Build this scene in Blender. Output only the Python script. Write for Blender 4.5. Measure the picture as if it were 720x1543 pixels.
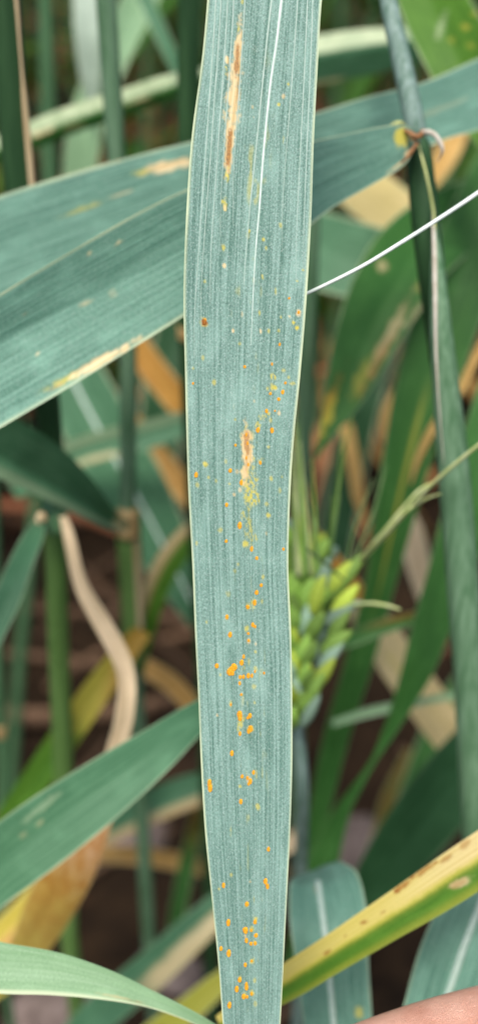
import bpy, bmesh, math, random
import numpy as np
from mathutils import Vector, Matrix
for o in list(bpy.data.objects): bpy.data.objects.remove(o)
scene = bpy.context.scene
col = scene.collection
R_ = math.radians
random.seed(7); rng = np.random.default_rng(7)

# ------------------------------------------------------------------ camera
PITCH = R_(30); CAMH = 0.45; FOV = R_(45)
cd = bpy.data.cameras.new('camera'); cam = bpy.data.objects.new('camera', cd); col.objects.link(cam)
cam.location = (0, 0, CAMH); cam.rotation_euler = (math.pi/2 - PITCH, 0, 0)
cd.sensor_fit = 'VERTICAL'; cd.sensor_height = 36; cd.lens = 18/math.tan(FOV/2)
cd.clip_start = 0.005; cd.clip_end = 400
cd.dof.use_dof = True; cd.dof.focus_distance = 0.181; cd.dof.aperture_fstop = 11.5
scene.camera = cam
# ------------------------------------------------------------------ sky, sun, exposure
SUN_EL, SUN_AZ = R_(62), R_(190)      # azimuth clockwise from +Y: behind the camera, a little left
w = bpy.data.worlds.new('World'); scene.world = w; w.use_nodes = True
nt = w.node_tree; bg = nt.nodes['Background']
sk = nt.nodes.new('ShaderNodeTexSky'); sk.sky_type = 'NISHITA'; sk.sun_disc = False
sk.sun_elevation = SUN_EL; sk.sun_rotation = SUN_AZ; sk.dust_density = 3.0
nt.links.new(sk.outputs[0], bg.inputs[0]); bg.inputs[1].default_value = 0.055
sd = bpy.data.lights.new('sun', 'SUN'); sd.energy = 1.5; sd.angle = R_(22); sd.color = (1, .95, .87)
so = bpy.data.objects.new('sun', sd); col.objects.link(so)
sv = Vector((math.sin(SUN_AZ)*math.cos(SUN_EL), math.cos(SUN_AZ)*math.cos(SUN_EL), math.sin(SUN_EL)))
so.rotation_euler = sv.to_track_quat('Z', 'Y').to_euler(); so.location = sv*5
vs = scene.view_settings; vs.view_transform = 'Standard'; vs.look = 'None'; vs.gamma = 1; vs.exposure = 1.58

# ------------------------------------------------------------------ picture -> place
C0 = np.array([0, 0, CAMH]); RT = np.array([1., 0, 0])
FW = np.array([0, math.cos(PITCH), -math.sin(PITCH)]); UP = np.array([0, math.sin(PITCH), math.cos(PITCH)])
S_ = 771.5/math.tan(FOV/2)
def P(px, py, d): return C0 + d*(FW + RT*(px-360)/S_ - UP*(py-771.5)/S_)
def proj(v):
    q = np.asarray(v) - C0; d = q@FW
    return 360 + (q@RT)/d*S_, 771.5 - (q@UP)/d*S_, d
def dv(d0, py): return d0/(1 - (py-771.5)/S_*math.tan(PITCH))      # depth along an upright line
def unit(a): return a/np.maximum(np.linalg.norm(a, axis=-1, keepdims=True), 1e-12)

# ------------------------------------------------------------------ numpy value noise
PERM = rng.random((64, 64, 1))[:, :, 0]
def noise2(x, y):
    xi = np.floor(x).astype(int); yi = np.floor(y).astype(int); fx = x-xi; fy = y-yi
    fx = fx*fx*(3-2*fx); fy = fy*fy*(3-2*fy)
    g = lambda a, b: PERM[a % 64, b % 64]
    return (g(xi, yi)*(1-fx)+g(xi+1, yi)*fx)*(1-fy)+(g(xi, yi+1)*(1-fx)+g(xi+1, yi+1)*fx)*fy
def sstep(a, b, x):
    t = np.clip((x-a)/(b-a), 0, 1); return t*t*(3-2*t)
def spline(pts, n):
    p = np.array(pts, float); m = len(p)
    if m == 2: return p[0]+(p[1]-p[0])*np.linspace(0, 1, n)[:, None]
    k = np.r_[0, np.cumsum(np.linalg.norm(np.diff(p[:, :2], axis=0), axis=1)**.5)] if p.shape[1] > 3 else np.r_[0, np.cumsum(np.linalg.norm(np.diff(p, axis=0), axis=1))]
    out = np.zeros((n, p.shape[1])); ts = np.linspace(0, k[-1], n)
    tan = np.zeros_like(p)
    tan[1:-1] = (p[2:]-p[:-2])/(k[2:]-k[:-2])[:, None]
    tan[0] = (p[1]-p[0])/(k[1]-k[0]); tan[-1] = (p[-1]-p[-2])/(k[-1]-k[-2])
    i = np.clip(np.searchsorted(k, ts, 'right')-1, 0, m-2)
    h = (k[i+1]-k[i])[:, None]; t = ((ts-k[i])[:, None])/h
    out = (2*t**3-3*t**2+1)*p[i]+(t**3-2*t**2+t)*h*tan[i]+(-2*t**3+3*t**2)*p[i+1]+(t**3-t**2)*h*tan[i+1]
    return out

# ------------------------------------------------------------------ materials
def NN(nt, typ, ins=None, **kw):
    n = nt.nodes.new(typ)
    for k, v in kw.items(): setattr(n, k, v)
    for k, v in (ins or {}).items():
        if hasattr(v, 'is_output') or isinstance(v, bpy.types.NodeSocket): nt.links.new(v, n.inputs[k])
        else: n.inputs[k].default_value = v
    return n
def mixc(nt, f, a, b, mode='MIX'):
    n = nt.nodes.new('ShaderNodeMix'); n.data_type = 'RGBA'; n.blend_type = mode
    for s, v in ((n.inputs[0], f), (n.inputs[6], a), (n.inputs[7], b)):
        if isinstance(v, bpy.types.NodeSocket): nt.links.new(v, s)
        else: s.default_value = v if not isinstance(v, tuple) else (*v, 1)
    return n.outputs[2]
def ramp(nt, f, a, b):
    return NN(nt, 'ShaderNodeMapRange', {0: f, 1: a, 2: b}).outputs[0]
def mth(nt, op, a, b=0.0):
    return NN(nt, 'ShaderNodeMath', {0: a, 1: b}, operation=op).outputs[0]
def newmat(name):
    m = bpy.data.materials.new(name); m.use_nodes = True; m.node_tree.nodes.clear(); return m, m.node_tree

def leafmat(name, c1, c2, trans=.25, speck=.0, stripe=1.0, rough=.5, bump=.35, wax=.0, vary=0.0, tint=True, gloss=.35, grainy=.6):
    """blade material: UV is in millimetres (across, along)"""
    m, t = newmat(name)
    uv = NN(t, 'ShaderNodeUVMap', uv_map='UVMap').outputs[0]
    mp = lambda sx, sy: NN(t, 'ShaderNodeMapping', {0: uv, 3: (sx, sy, 1)}).outputs[0]
    vein = NN(t, 'ShaderNodeTexNoise', {'Vector': mp(3.0, .03), 'Scale': 1, 'Detail': 2.5, 'Roughness': .62}, noise_dimensions='2D').outputs[0]
    vein2 = NN(t, 'ShaderNodeTexNoise', {'Vector': mp(8.5, .10), 'Scale': 1, 'Detail': 2}, noise_dimensions='2D').outputs[0]
    cloud = NN(t, 'ShaderNodeTexNoise', {'Vector': mp(.35, .12), 'Scale': 1, 'Detail': 4}, noise_dimensions='2D').outputs[0]
    grain = NN(t, 'ShaderNodeTexNoise', {'Vector': mp(9.5, 2.6), 'Scale': 1, 'Detail': 3, 'Roughness': .7}, noise_dimensions='2D').outputs[0]
    vr = ramp(t, vein, .34, .66)
    c = mixc(t, mth(t, 'MULTIPLY', vr, stripe), c1, c2)
    c = mixc(t, mth(t, 'MULTIPLY', ramp(t, vein2, .4, .65), .55*stripe), c, c2)
    dark = tuple(x*.62 for x in c1)
    c = mixc(t, mth(t, 'MULTIPLY', ramp(t, grain, .52, .30), grainy), c, dark)
    c = mixc(t, mth(t, 'MULTIPLY', ramp(t, grain, .54, .72), .7*grainy-.1), c, tuple(min(1, x*1.45+.02) for x in c2))
    c = mixc(t, mth(t, 'MULTIPLY', ramp(t, cloud, .5, .75), .35), c, tuple(min(1, x*1.35+.01) for x in c2))
    if speck > 0:
        vo = NN(t, 'ShaderNodeTexVoronoi', {'Vector': mp(5.2, 2.3), 'Scale': 1}, voronoi_dimensions='2D')
        rnd = NN(t, 'ShaderNodeSeparateColor', {0: vo.outputs['Color']}).outputs[0]
        dot = mth(t, 'MULTIPLY', ramp(t, vo.outputs['Distance'], .42, .08), ramp(t, rnd, .35, 1.0))
        c = mixc(t, mth(t, 'MULTIPLY', dot, speck), c, (.55, .64, .61))
    if vary:
        oi = NN(t, 'ShaderNodeObjectInfo').outputs['Random']
        c = NN(t, 'ShaderNodeHueSaturation', {0: NN(t, 'ShaderNodeMapRange', {0: oi, 3: .5-.05*vary, 4: .5+.02*vary}).outputs[0],
             2: NN(t, 'ShaderNodeMapRange', {0: oi, 3: 1-.35*vary, 4: 1+.35*vary}).outputs[0], 4: c}).outputs[0]
    if tint:
        at = NN(t, 'ShaderNodeAttribute', attribute_name='tint')
        sp = NN(t, 'ShaderNodeSeparateColor', {0: at.outputs['Color']})
        yl = mixc(t, ramp(t, grain, .3, .7), (.44, .43, .04), (.70, .55, .10))
        c = mixc(t, sp.outputs[0], c, yl)
        tn = mixc(t, ramp(t, vein, .3, .7), (.58, .41, .18), (.82, .68, .42))
        c = mixc(t, sp.outputs[1], c, tn)
        br = mixc(t, ramp(t, grain, .35, .65), (.17, .065, .013), (.48, .20, .03))
        c = mixc(t, sp.outputs[2], c, br)
        c = mixc(t, at.outputs['Alpha'], c, (.60, .68, .44))
    h = mth(t, 'ADD', mth(t, 'MULTIPLY', vein, 1.0), mth(t, 'ADD', mth(t, 'MULTIPLY', vein2, .45), mth(t, 'MULTIPLY', grain, .35)))
    bp = NN(t, 'ShaderNodeBump', {'Strength': bump, 'Distance': .00025, 'Height': h}).outputs[0]
    pr = NN(t, 'ShaderNodeBsdfPrincipled', {'Base Color': c, 'Roughness': rough, 'Specular IOR Level': gloss, 'Normal': bp,
            'Sheen Weight': wax, 'Sheen Roughness': .5, 'Sheen Tint': (.75, .86, .9, 1)})
    tc = mixc(t, 1.0, c, (1.0, 1.05, .45), 'MULTIPLY')
    tr = NN(t, 'ShaderNodeBsdfTranslucent', {0: tc, 'Normal': bp})
    mx = NN(t, 'ShaderNodeMixShader', {0: trans, 1: pr.outputs[0], 2: tr.outputs[0]})
    out = NN(t, 'ShaderNodeOutputMaterial', {0: mx.outputs[0]})
    return m
def plain(name, c1, c2, scale=400, rough=.6, stretch=(1, 1, .06), bump=.2, dist=.0003, spec=.3, sss=0, vary=0):
    m, t = newmat(name)
    co = NN(t, 'ShaderNodeTexCoord').outputs['Object']
    mp = NN(t, 'ShaderNodeMapping', {0: co, 3: stretch}).outputs[0]
    n = NN(t, 'ShaderNodeTexNoise', {'Vector': mp, 'Scale': scale, 'Detail': 5, 'Roughness': .6}).outputs[0]
    c = mixc(t, ramp(t, n, .32, .68), c1, c2)
    if vary:
        oi = NN(t, 'ShaderNodeObjectInfo').outputs['Random']
        c = NN(t, 'ShaderNodeHueSaturation', {2: NN(t, 'ShaderNodeMapRange', {0: oi, 3: 1-vary, 4: 1+vary}).outputs[0], 4: c}).outputs[0]
    bp = NN(t, 'ShaderNodeBump', {'Strength': bump, 'Distance': dist, 'Height': n}).outputs[0]
    pr = NN(t, 'ShaderNodeBsdfPrincipled', {'Base Color': c, 'Roughness': rough, 'Specular IOR Level': spec, 'Normal': bp})
    if sss: pr.inputs['Subsurface Weight'].default_value = sss; pr.inputs['Subsurface Radius'].default_value = (.004, .0015, .0008); pr.inputs['Subsurface Scale'].default_value = 1
    NN(t, 'ShaderNodeOutputMaterial', {0: pr.outputs[0]})
    return m
M = {}
M['hero'] = leafmat('rusted_leaf', (.068, .165, .126), (.245, .39, .338), trans=.14, speck=.5, rough=.52, bump=.75, wax=.08, gloss=.25, grainy=.7)
M['wax'] = leafmat('waxy_leaf', (.045, .145, .10), (.155, .315, .24), trans=.15, speck=.3, rough=.52, bump=.5, wax=.05, gloss=.22, grainy=.8)
M['green'] = leafmat('green_leaf', (.024, .11, .022), (.058, .175, .038), trans=.25, rough=.5, bump=.25, gloss=.2)
M['fresh'] = leafmat('fresh_leaf', (.055, .165, .015), (.10, .235, .025), trans=.35, rough=.5, bump=.25, gloss=.2)
M['teal'] = leafmat('teal_leaf', (.038, .135, .062), (.09, .215, .115), trans=.2, rough=.5, bump=.3, gloss=.22)
M['pale'] = leafmat('pale_leaf', (.19, .36, .17), (.30, .47, .28), trans=.3, rough=.5, bump=.25, gloss=.25)
M['deep'] = leafmat('shadow_green_leaf', (.010, .042, .014), (.022, .075, .028), trans=.12, rough=.5, bump=.25, gloss=.2)  # green leaf with shade put into its colour
M['whitish'] = leafmat('whitish_leaf', (.36, .48, .38), (.50, .60, .50), trans=.35, rough=.5, bump=.25, gloss=.25)
M['tan'] = leafmat('dry_tan_leaf', (.44, .23, .06), (.70, .45, .16), trans=.25, rough=.7, bump=.5, gloss=.15)
M['straw'] = leafmat('straw_leaf', (.5, .36, .2), (.72, .58, .4), trans=.2, rough=.65, bump=.5, gloss=.2)
M['orange'] = leafmat('orange_dry_leaf', (.36, .16, .03), (.58, .31, .07), trans=.3, rough=.65, bump=.4, gloss=.15)
M['crop'] = leafmat('crop_leaf', (.024, .08, .010), (.058, .135, .022), trans=.3, rough=.55, bump=.2, vary=1.0, gloss=.15, tint=False)
M['cropdry'] = leafmat('crop_dry_leaf', (.17, .08, .022), (.38, .21, .07), trans=.25, rough=.65, bump=.2, vary=.7, tint=False)
M['stem'] = plain('stem_green', (.05, .13, .055), (.09, .19, .09), 500)
M['stemblue'] = plain('stem_blue_green', (.075, .15, .105), (.23, .32, .29), 900, bump=.4)
M['stemdark'] = plain('stem_dark_green', (.012, .045, .014), (.032, .085, .03), 500)
M['stemlite'] = plain('stem_bright_green', (.08, .17, .035), (.14, .25, .07), 500)
M['cropstem'] = plain('crop_stem', (.05, .125, .045), (.10, .19, .08), 300, vary=.4)
M['sheath'] = plain('sheath_grey_green', (.05, .13, .055), (.16, .27, .165), 900, bump=.3)
M['drysheath'] = plain('dry_sheath', (.42, .30, .15), (.62, .48, .30), 500)
M['node'] = plain('node_tan', (.30, .19, .07), (.5, .36, .17), 500)
M['brown'] = plain('brown_tissue', (.13, .055, .02), (.34, .17, .07), 700)
M['papery'] = plain('papery_white', (.42, .36, .28), (.66, .62, .54), 900)
M['collar'] = plain('collar_yellow_green', (.38, .42, .14), (.55, .58, .26), 700)
M['midrib'] = plain('midrib_pale', (.44, .56, .48), (.62, .72, .65), 1200, rough=.45)
M['midrib2'] = plain('midrib_dull', (.30, .42, .35), (.42, .52, .46), 1200)
M['rust'] = plain('rust_spores', (.42, .13, .006), (.86, .44, .035), 1.6, stretch=(1, 1, 1), rough=.85, bump=.5, spec=.1)
M['rustdark'] = plain('old_rust', (.13, .045, .01), (.42, .17, .04), 1.6, stretch=(1, 1, 1), rough=.85, spec=.1)
M['awnw'] = plain('awn_white', (.56, .64, .58), (.74, .8, .74), 300, rough=.4)
M['awn'] = plain('awn_yellow_green', (.42, .50, .16), (.62, .66, .34), 600)
M['awng'] = plain('awn_green', (.10, .2, .06), (.2, .3, .12), 600)
M['glume'] = plain('glume_green', (.14, .28, .035), (.30, .46, .10), 700, vary=.4, stretch=(1, 1, .25))
M['glumey'] = plain('glume_yellow', (.28, .40, .025), (.46, .55, .09), 700, vary=.25, stretch=(1, 1, .25))
M['glumeb'] = plain('glume_blue', (.19, .32, .20), (.32, .44, .34), 700, vary=.4, stretch=(1, 1, .25))
M['litter'] = plain('straw_litter', (.05, .027, .015), (.16, .095, .055), 200, vary=.5, rough=.8)
M['stone'] = plain('stone_grey', (.09, .065, .055), (.22, .17, .15), 120, stretch=(1, 1, 1), rough=.85)
M['nail'] = plain('finger_nail', (.62, .38, .32), (.74, .52, .45), 300, rough=.3)

def soilmat():
    m, t = newmat('soil')
    co = NN(t, 'ShaderNodeTexCoord').outputs['Object']
    n = NN(t, 'ShaderNodeTexNoise', {'Vector': co, 'Scale': 60, 'Detail': 8, 'Roughness': .65}).outputs[0]
    n2 = NN(t, 'ShaderNodeTexNoise', {'Vector': co, 'Scale': 9, 'Detail': 4}).outputs[0]
    c = mixc(t, ramp(t, n, .3, .7), (.007, .004, .002), (.030, .017, .008))
    c = mixc(t, mth(t, 'MULTIPLY', ramp(t, n2, .5, .7), .5), c, (.055, .031, .016))
    bp = NN(t, 'ShaderNodeBump', {'Strength': .7, 'Distance': .006, 'Height': n}).outputs[0]
    pr = NN(t, 'ShaderNodeBsdfPrincipled', {'Base Color': c, 'Roughness': .9, 'Specular IOR Level': .15, 'Normal': bp})
    NN(t, 'ShaderNodeOutputMaterial', {0: pr.outputs[0]}); return m
def skinmat():
    m, t = newmat('skin')
    co = NN(t, 'ShaderNodeTexCoord').outputs['Object']
    n = NN(t, 'ShaderNodeTexNoise', {'Vector': co, 'Scale': 220, 'Detail': 4}).outputs[0]
    v = NN(t, 'ShaderNodeTexVoronoi', {'Vector': NN(t, 'ShaderNodeMapping', {0: co, 3: (1, .7, .8)}).outputs[0], 'Scale': 3800}, feature='DISTANCE_TO_EDGE').outputs[0]
    c = mixc(t, ramp(t, n, .3, .7), (.56, .27, .19), (.70, .40, .30))
    c = mixc(t, mth(t, 'MULTIPLY', ramp(t, v, .10, .0), .28), c, (.42, .17, .11))
    bp = NN(t, 'ShaderNodeBump', {'Strength': .7, 'Distance': .0002, 'Height': ramp(t, v, 0, .2)}).outputs[0]
    pr = NN(t, 'ShaderNodeBsdfPrincipled', {'Base Color': c, 'Roughness': .45, 'Specular IOR Level': .4, 'Normal': bp, 'Subsurface Weight': .15, 'Subsurface Scale': 1})
    pr.inputs['Subsurface Radius'].default_value = (.003, .001, .0006)
    NN(t, 'ShaderNodeOutputMaterial', {0: pr.outputs[0]}); return m
M['soil'] = soilmat(); M['skin'] = skinmat()

# ------------------------------------------------------------------ object helpers
def tag(o, label=None, cat=None, group=None, kind=None):
    if label: o['label'] = label
    if cat: o['category'] = cat
    if group: o['group'] = group
    if kind: o['kind'] = kind
    return o
def empty(name, loc, label=None, cat=None, group=None):
    o = bpy.data.objects.new(name, None); col.objects.link(o); o.empty_display_size = .01
    o.location = Vector(loc); o.matrix_world = Matrix.Translation(Vector(loc)); return tag(o, label, cat, group)
ORG = {}
def mesh_obj(name, V, F, mat, parent=None, smooth=True, uv=None, tint=None):
    me = bpy.data.meshes.new(name)
    V = np.asarray(V, float)
    org = np.zeros(3)
    o = bpy.data.objects.new(name, me); col.objects.link(o)
    if parent is not None:
        org = ORG.get(parent.name, np.array(parent.matrix_world.translation)); o.parent = parent
    else:
        org = V[np.argmin(V[:, 2])].copy(); o.location = org; o.matrix_world = Matrix.Translation(Vector(org))
    ORG[o.name] = org
    me.from_pydata((V-org).tolist(), [], [tuple(int(i) for i in f) for f in F])
    if uv is not None:
        ul = me.uv_layers.new(name='UVMap'); idx = np.zeros(len(me.loops), int); me.loops.foreach_get('vertex_index', idx)
        ul.data.foreach_set('uv', np.asarray(uv)[idx].astype(np.float32).ravel())
    if tint is not None:
        ca = me.color_attributes.new('tint', 'FLOAT_COLOR', 'POINT'); ca.data.foreach_set('color', tint.astype(np.float32).ravel())
    if smooth: me.polygons.foreach_set('use_smooth', [True]*len(me.polygons))
    me.materials.append(M[mat] if isinstance(mat, str) else mat)
    me.update(); return o
def gridfaces(n, m, close=False):
    F = []
    mm = m if close else m-1
    for i in range(n-1):
        for j in range(mm):
            a = i*m+j; b = i*m+(j+1) % m
            F.append((a, b, b+m, a+m))
    return F
def leaf(name, mat, pts, parent=None, fold=8, roll=0, n=110, k=25, patches=(), paint=None, margin=.6, wave=.03, soft=.12, seed=0, world=None, mott=False):
    """pts: (px, py, depth, half width left of travel, half width right of travel) in photograph pixels; world=True: pts are (x,y,z,wl,wr)"""
    sp = spline(pts, n)
    if world: c = sp[:, :3]; hw = sp[:, 3:5]
    else:
        c = np.array([P(a, b, d) for a, b, d in sp[:, :3]]); hw = sp[:, 3:5]*sp[:, 2:3]/S_
    hw = np.maximum(hw, 0.0001)
    T = unit(np.gradient(c, axis=0)); Vd = unit(c-C0)
    if world: Vd = np.tile(np.array(world, float), (n, 1))
    Sd = unit(np.cross(T, Vd)); N = np.cross(T, Sd)
    r = R_(roll) if np.isscalar(roll) else np.radians(np.interp(np.linspace(0, 1, n), np.linspace(0, 1, len(roll)), roll))[:, None]
    cr = np.cos(r); S2 = Sd*cr + N*np.sin(r); N2 = N*cr - Sd*np.sin(r)
    u = np.linspace(-1, 1, k)
    t = np.linspace(0, 1, n)
    W = np.where(u[None, :] < 0, hw[:, :1], hw[:, 1:2])/(cr if np.isscalar(cr) else cr)
    fo = R_(fold) if np.isscalar(fold) else np.radians(np.interp(t, np.linspace(0, 1, len(fold)), fold))[:, None]
    au = np.sqrt(u*u+soft*soft)-soft
    hgt = au[None, :]*np.tan(fo)
    wv = (noise2(t[:, None]*5+seed*3.1+u[None, :]*.4, np.sign(u)[None, :]*7+seed*1.7+0*t[:, None])-.5)*2*wave*np.abs(u)[None, :]**2
    V = c[:, None, :] + S2[:, None, :]*(u[None, :]*W)[:, :, None] + N2[:, None, :]*((hgt+wv)*W)[:, :, None]
    wm = float(np.mean(hw.sum(1)))*1000; L = np.r_[0, np.cumsum(np.linalg.norm(np.diff(c, axis=0), axis=1))]*1000
    UVx = (u+1)/2*max(wm, 4)+seed*13.7; UV = np.stack(np.broadcast_arrays(UVx[None, :], L[:, None]+seed*31), -1).reshape(-1, 2)
    Vf = V.reshape(-1, 3); q = Vf-C0; dd = np.maximum(q@FW, 1e-3); px = 360+(q@RT)/dd*S_; py = 771.5-(q@UP)/dd*S_
    tint = np.zeros((len(Vf), 4))
    uu = np.tile(u, n); tt = np.repeat(t, k)
    tint[:, 3] = sstep(.94, .995, np.abs(uu))*margin*(.65+.6*noise2(tt*40+seed, uu*2+5))
    nz = noise2(px*.09+seed, py*.09)*.6+noise2(px*.3, py*.3+seed)*.4
    if paint is not None:
        for ch, val in paint(tt, uu, nz).items(): tint[:, ch] = np.clip(val, 0, 1)
    for (x, y, rx, ry, a, ch, stg) in patches:
        ca, sa = math.cos(R_(a)), math.sin(R_(a))
        ex = ((px-x)*ca+(py-y)*sa)/rx; ey = (-(px-x)*sa+(py-y)*ca)/ry
        mk = sstep(0, .55, 1-np.sqrt(ex*ex+ey*ey)+(nz-.5)*1.1)*stg
        if ch == 0 and max(rx, ry) >= 7 and mott: mk = mk*sstep(.38, .62, noise2(px*.42+3, py*.22)*.6+noise2(px*.8, py*.5)*.4)
        tint[:, ch] = np.maximum(tint[:, ch], mk)
        if ch in (0, 1, 2): tint[:, 3] *= (1-mk)
    o = mesh_obj(name, Vf, gridfaces(n, k), mat, parent, uv=UV, tint=tint)
    o_data = dict(V=V, N=N2, S=S2, T=T, hw=hw, px=px, py=py, n=n, k=k)
    LEAF[o.name] = o_data
    return o
LEAF = {}
def leafthing(label, *a, group=None, name='wheat_leaf', **kw):
    o = leaf(name, *a, **kw); tag(o, label, 'leaf', group); return o
def midrib(o, t0, t1, w0, w1, mat='midrib', lift=.00008, u=0.0):
    d = LEAF[o.name]; n, k = d['n'], d['k']; i0, i1 = int(t0*(n-1)), int(t1*(n-1)); j = (u+1)/2*(k-1); ja = int(j); f = j-ja; jb = min(ja+1, k-1)
    c = d['V'][i0:i1+1, ja]*(1-f)+d['V'][i0:i1+1, jb]*f; m = len(c)
    ww = np.linspace(w0, w1, m)[:, None]*.5; N = d['N'][i0:i1+1]; S = d['S'][i0:i1+1]
    prof = [(-1, -.3), (-.75, .35), (-.3, .6), (.3, .6), (.75, .35), (1, -.3)]
    V = np.stack([c+S*ww*a+N*(ww*b+lift) for a, b in prof], 1).reshape(-1, 3)
    return mesh_obj('midrib', V, gridfaces(m, len(prof)), mat, o)
def tube(name, c, r, mat, parent=None, seg=12, squash=1.0, cap=True):
    c = np.asarray(c, float); n = len(c); r = np.broadcast_to(np.asarray(r, float), (n,))
    T = unit(np.gradient(c, axis=0)); ref = np.array([0.31, 0.95, 0.02]) if abs(T[0][1]) < .9 else np.array([1., 0, 0])
    A = unit(np.cross(T, ref)); B = np.cross(T, A)
    an = np.linspace(0, 2*math.pi, seg, endpoint=False)
    V = (c[:, None]+A[:, None]*(np.cos(an)[None, :, None]*r[:, None, None])+B[:, None]*(np.sin(an)[None, :, None]*r[:, None, None]*squash)).reshape(-1, 3)
    F = gridfaces(n, seg, True)
    if cap: F += [tuple(range(seg))[::-1], tuple(range((n-1)*seg, n*seg))]
    return mesh_obj(name, V, F, mat, parent)
def ptube(name, pts, mat, parent=None, n=40, seg=12, squash=1.0, ground=False):
    """pts (px, py, depth, width px)"""
    sp = spline(pts, n); c = np.array([P(a, b, d) for a, b, d in sp[:, :3]]); r = np.maximum(sp[:, 3], .3)*sp[:, 2]/S_/2
    if ground:
        e = c[-1]; dr = c[-1]-c[-4]; m = 8
        if e[2] > 0.0:
            foot = np.array([e[0]+dr[0]*2, e[1]+.01, soil_h(e[0], e[1])-.01])
            ex = np.array([e+(foot-e)*f for f in np.linspace(0, 1, m+1)[1:]]); c = np.vstack([c, ex]); r = np.r_[r, np.full(m, r[-1])]
    return tube(name, c, r, mat, parent, seg, squash)
def upright(xs, d0, w, **kw):
    """stem points from (px, py) pairs standing upright at middle depth d0; w at y=771, real width kept"""
    return [(x, y, dv(d0, y), w*d0/dv(d0, y)) for x, y in xs]

# ------------------------------------------------------------------ the soil
def soil_h(x, y):
    x = np.asarray(x, float); y = np.asarray(y, float)
    h = (noise2(x*9+20, y*9+20)-.5)*.03+(noise2(x*28+5, y*28+9)-.5)*.016+(noise2(x*75+3, y*75+1)-.5)*.007
    return h - .012
g = np.linspace(-1, 1, 301); gx = g*1.1+np.sign(g)*np.abs(g)**9*60
X, Y = np.meshgrid(gx, gx+.8); Z = soil_h(X, Y)
soil = mesh_obj('ground', np.stack([X, Y, Z], -1).reshape(-1, 3), gridfaces(301, 301), 'soil'); tag(soil, kind='structure')

# ------------------------------------------------------------------ the rust-spotted leaf held up to the lens
E = [(-420, 330, 520), (-200, 322, 505), (-60, 316, 492), (0, 313, 484), (100, 304, 478), (215, 289, 472), (330, 281, 468), (450, 277, 461), (560, 279, 452), (650, 281, 443),
     (740, 284, 437), (850, 290, 434), (950, 294, 438), (1050, 299, 440), (1150, 303, 440), (1250, 309, 437), (1350, 319, 432), (1450, 329, 427), (1543, 336, 422), (1640, 345, 416), (1740, 356, 408), (1850, 378, 396)]
hero = empty('wheat_leaf', P(378, 1850, .181), 'long blue-green blade with orange rust pustules, held upright by the finger', 'leaf')
spk = []
def z(reg, x, y): return 270+x*.3056, (0, 0, 240, 480, 720, 960, 1200, 1340)[reg]+y*.3056
def add(reg, lst):
    for (x, y, rx, ry, ch, s) in lst:
        a, b = z(reg, x, y); spk.append((a, b, rx, ry, 0, ch, s))
# long brown-and-cream lesion near the top, with its yellow tail
spk += [(359, 48, 5, 18, 3, 0, .8), (358, 80, 8, 55, 4, 1, 1), (352, 148, 14, 75, 5, 1, 1), (346, 215, 8, 55, 4, 1, 1),
        (357, 92, 4, 34, 4, 2, .8), (345, 225, 4.5, 34, 4, 2, .85), (359, 140, 3, 40, 4, 2, .5), (343, 262, 4.5, 22, 3, 0, 1), (339, 308, 3.5, 12, 0, 0, .9)]
spk += [(372, 683, 10, 52, 2, 1, 1), (372, 668, 5, 24, 0, 2, .7), (371, 700, 3, 16, 0, 2, .35), (374, 700, 13, 52, 0, 0, .75), (376, 740, 11, 30, 0, 0, .8), (373, 790, 7, 36, 0, 0, .45), (382, 752, 8, 12, 0, 0, .9), (380, 810, 6, 16, 0, 0, .5)]
add(1, [(235, 295, 3.5, 7, 1, 1), (229, 345, 2.5, 7, 0, .9), (510, 475, 4, 4, 1, .8), (537, 415, 3, 4, 0, 1), (490, 515, 3, 4, 0, .9), (361, 528, 2.5, 2.5, 1, .6), (367, 580, 2, 2, 1, .5), (515, 690, 2, 7, 0, .4), (310, 8, 2.5, 5, 0, .6)])
add(2, [(222, 525, 3, 4, 1, 1), (217, 440, 4, 6, 0, .8), (225, 238, 3, 6, 1, .8), (215, 210, 3, 4, 0, .8), (345, 352, 3, 4, 0, .8), (415, 393, 3, 4, 0, .8), (428, 440, 2.5, 4, 0, .6), (410, 575, 3, 5, 0, .7), (127, 603, 3, 4, 0, .6),
        (500, 325, 3, 4, 0, .5), (395, 760, 2.5, 5, 0, .7), (563, 805, 3, 3, 0, 1), (580, 830, 4, 3.5, 0, 1), (610, 545, 3, 3, 0, .8), (580, 600, 3, 3, 0, .7), (588, 755, 4.5, 6, 1, .8), (542, 775, 2.5, 2.5, 1, .7), (125, 800, 7, 9, 0, .6), (125, 800, 5, 6.5, 2, 1), (475, 650, 2, 5, 0, .5), (310, 760, 2, 5, 1, .4), (500, 778, 3, 3, 0, .7)])
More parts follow.
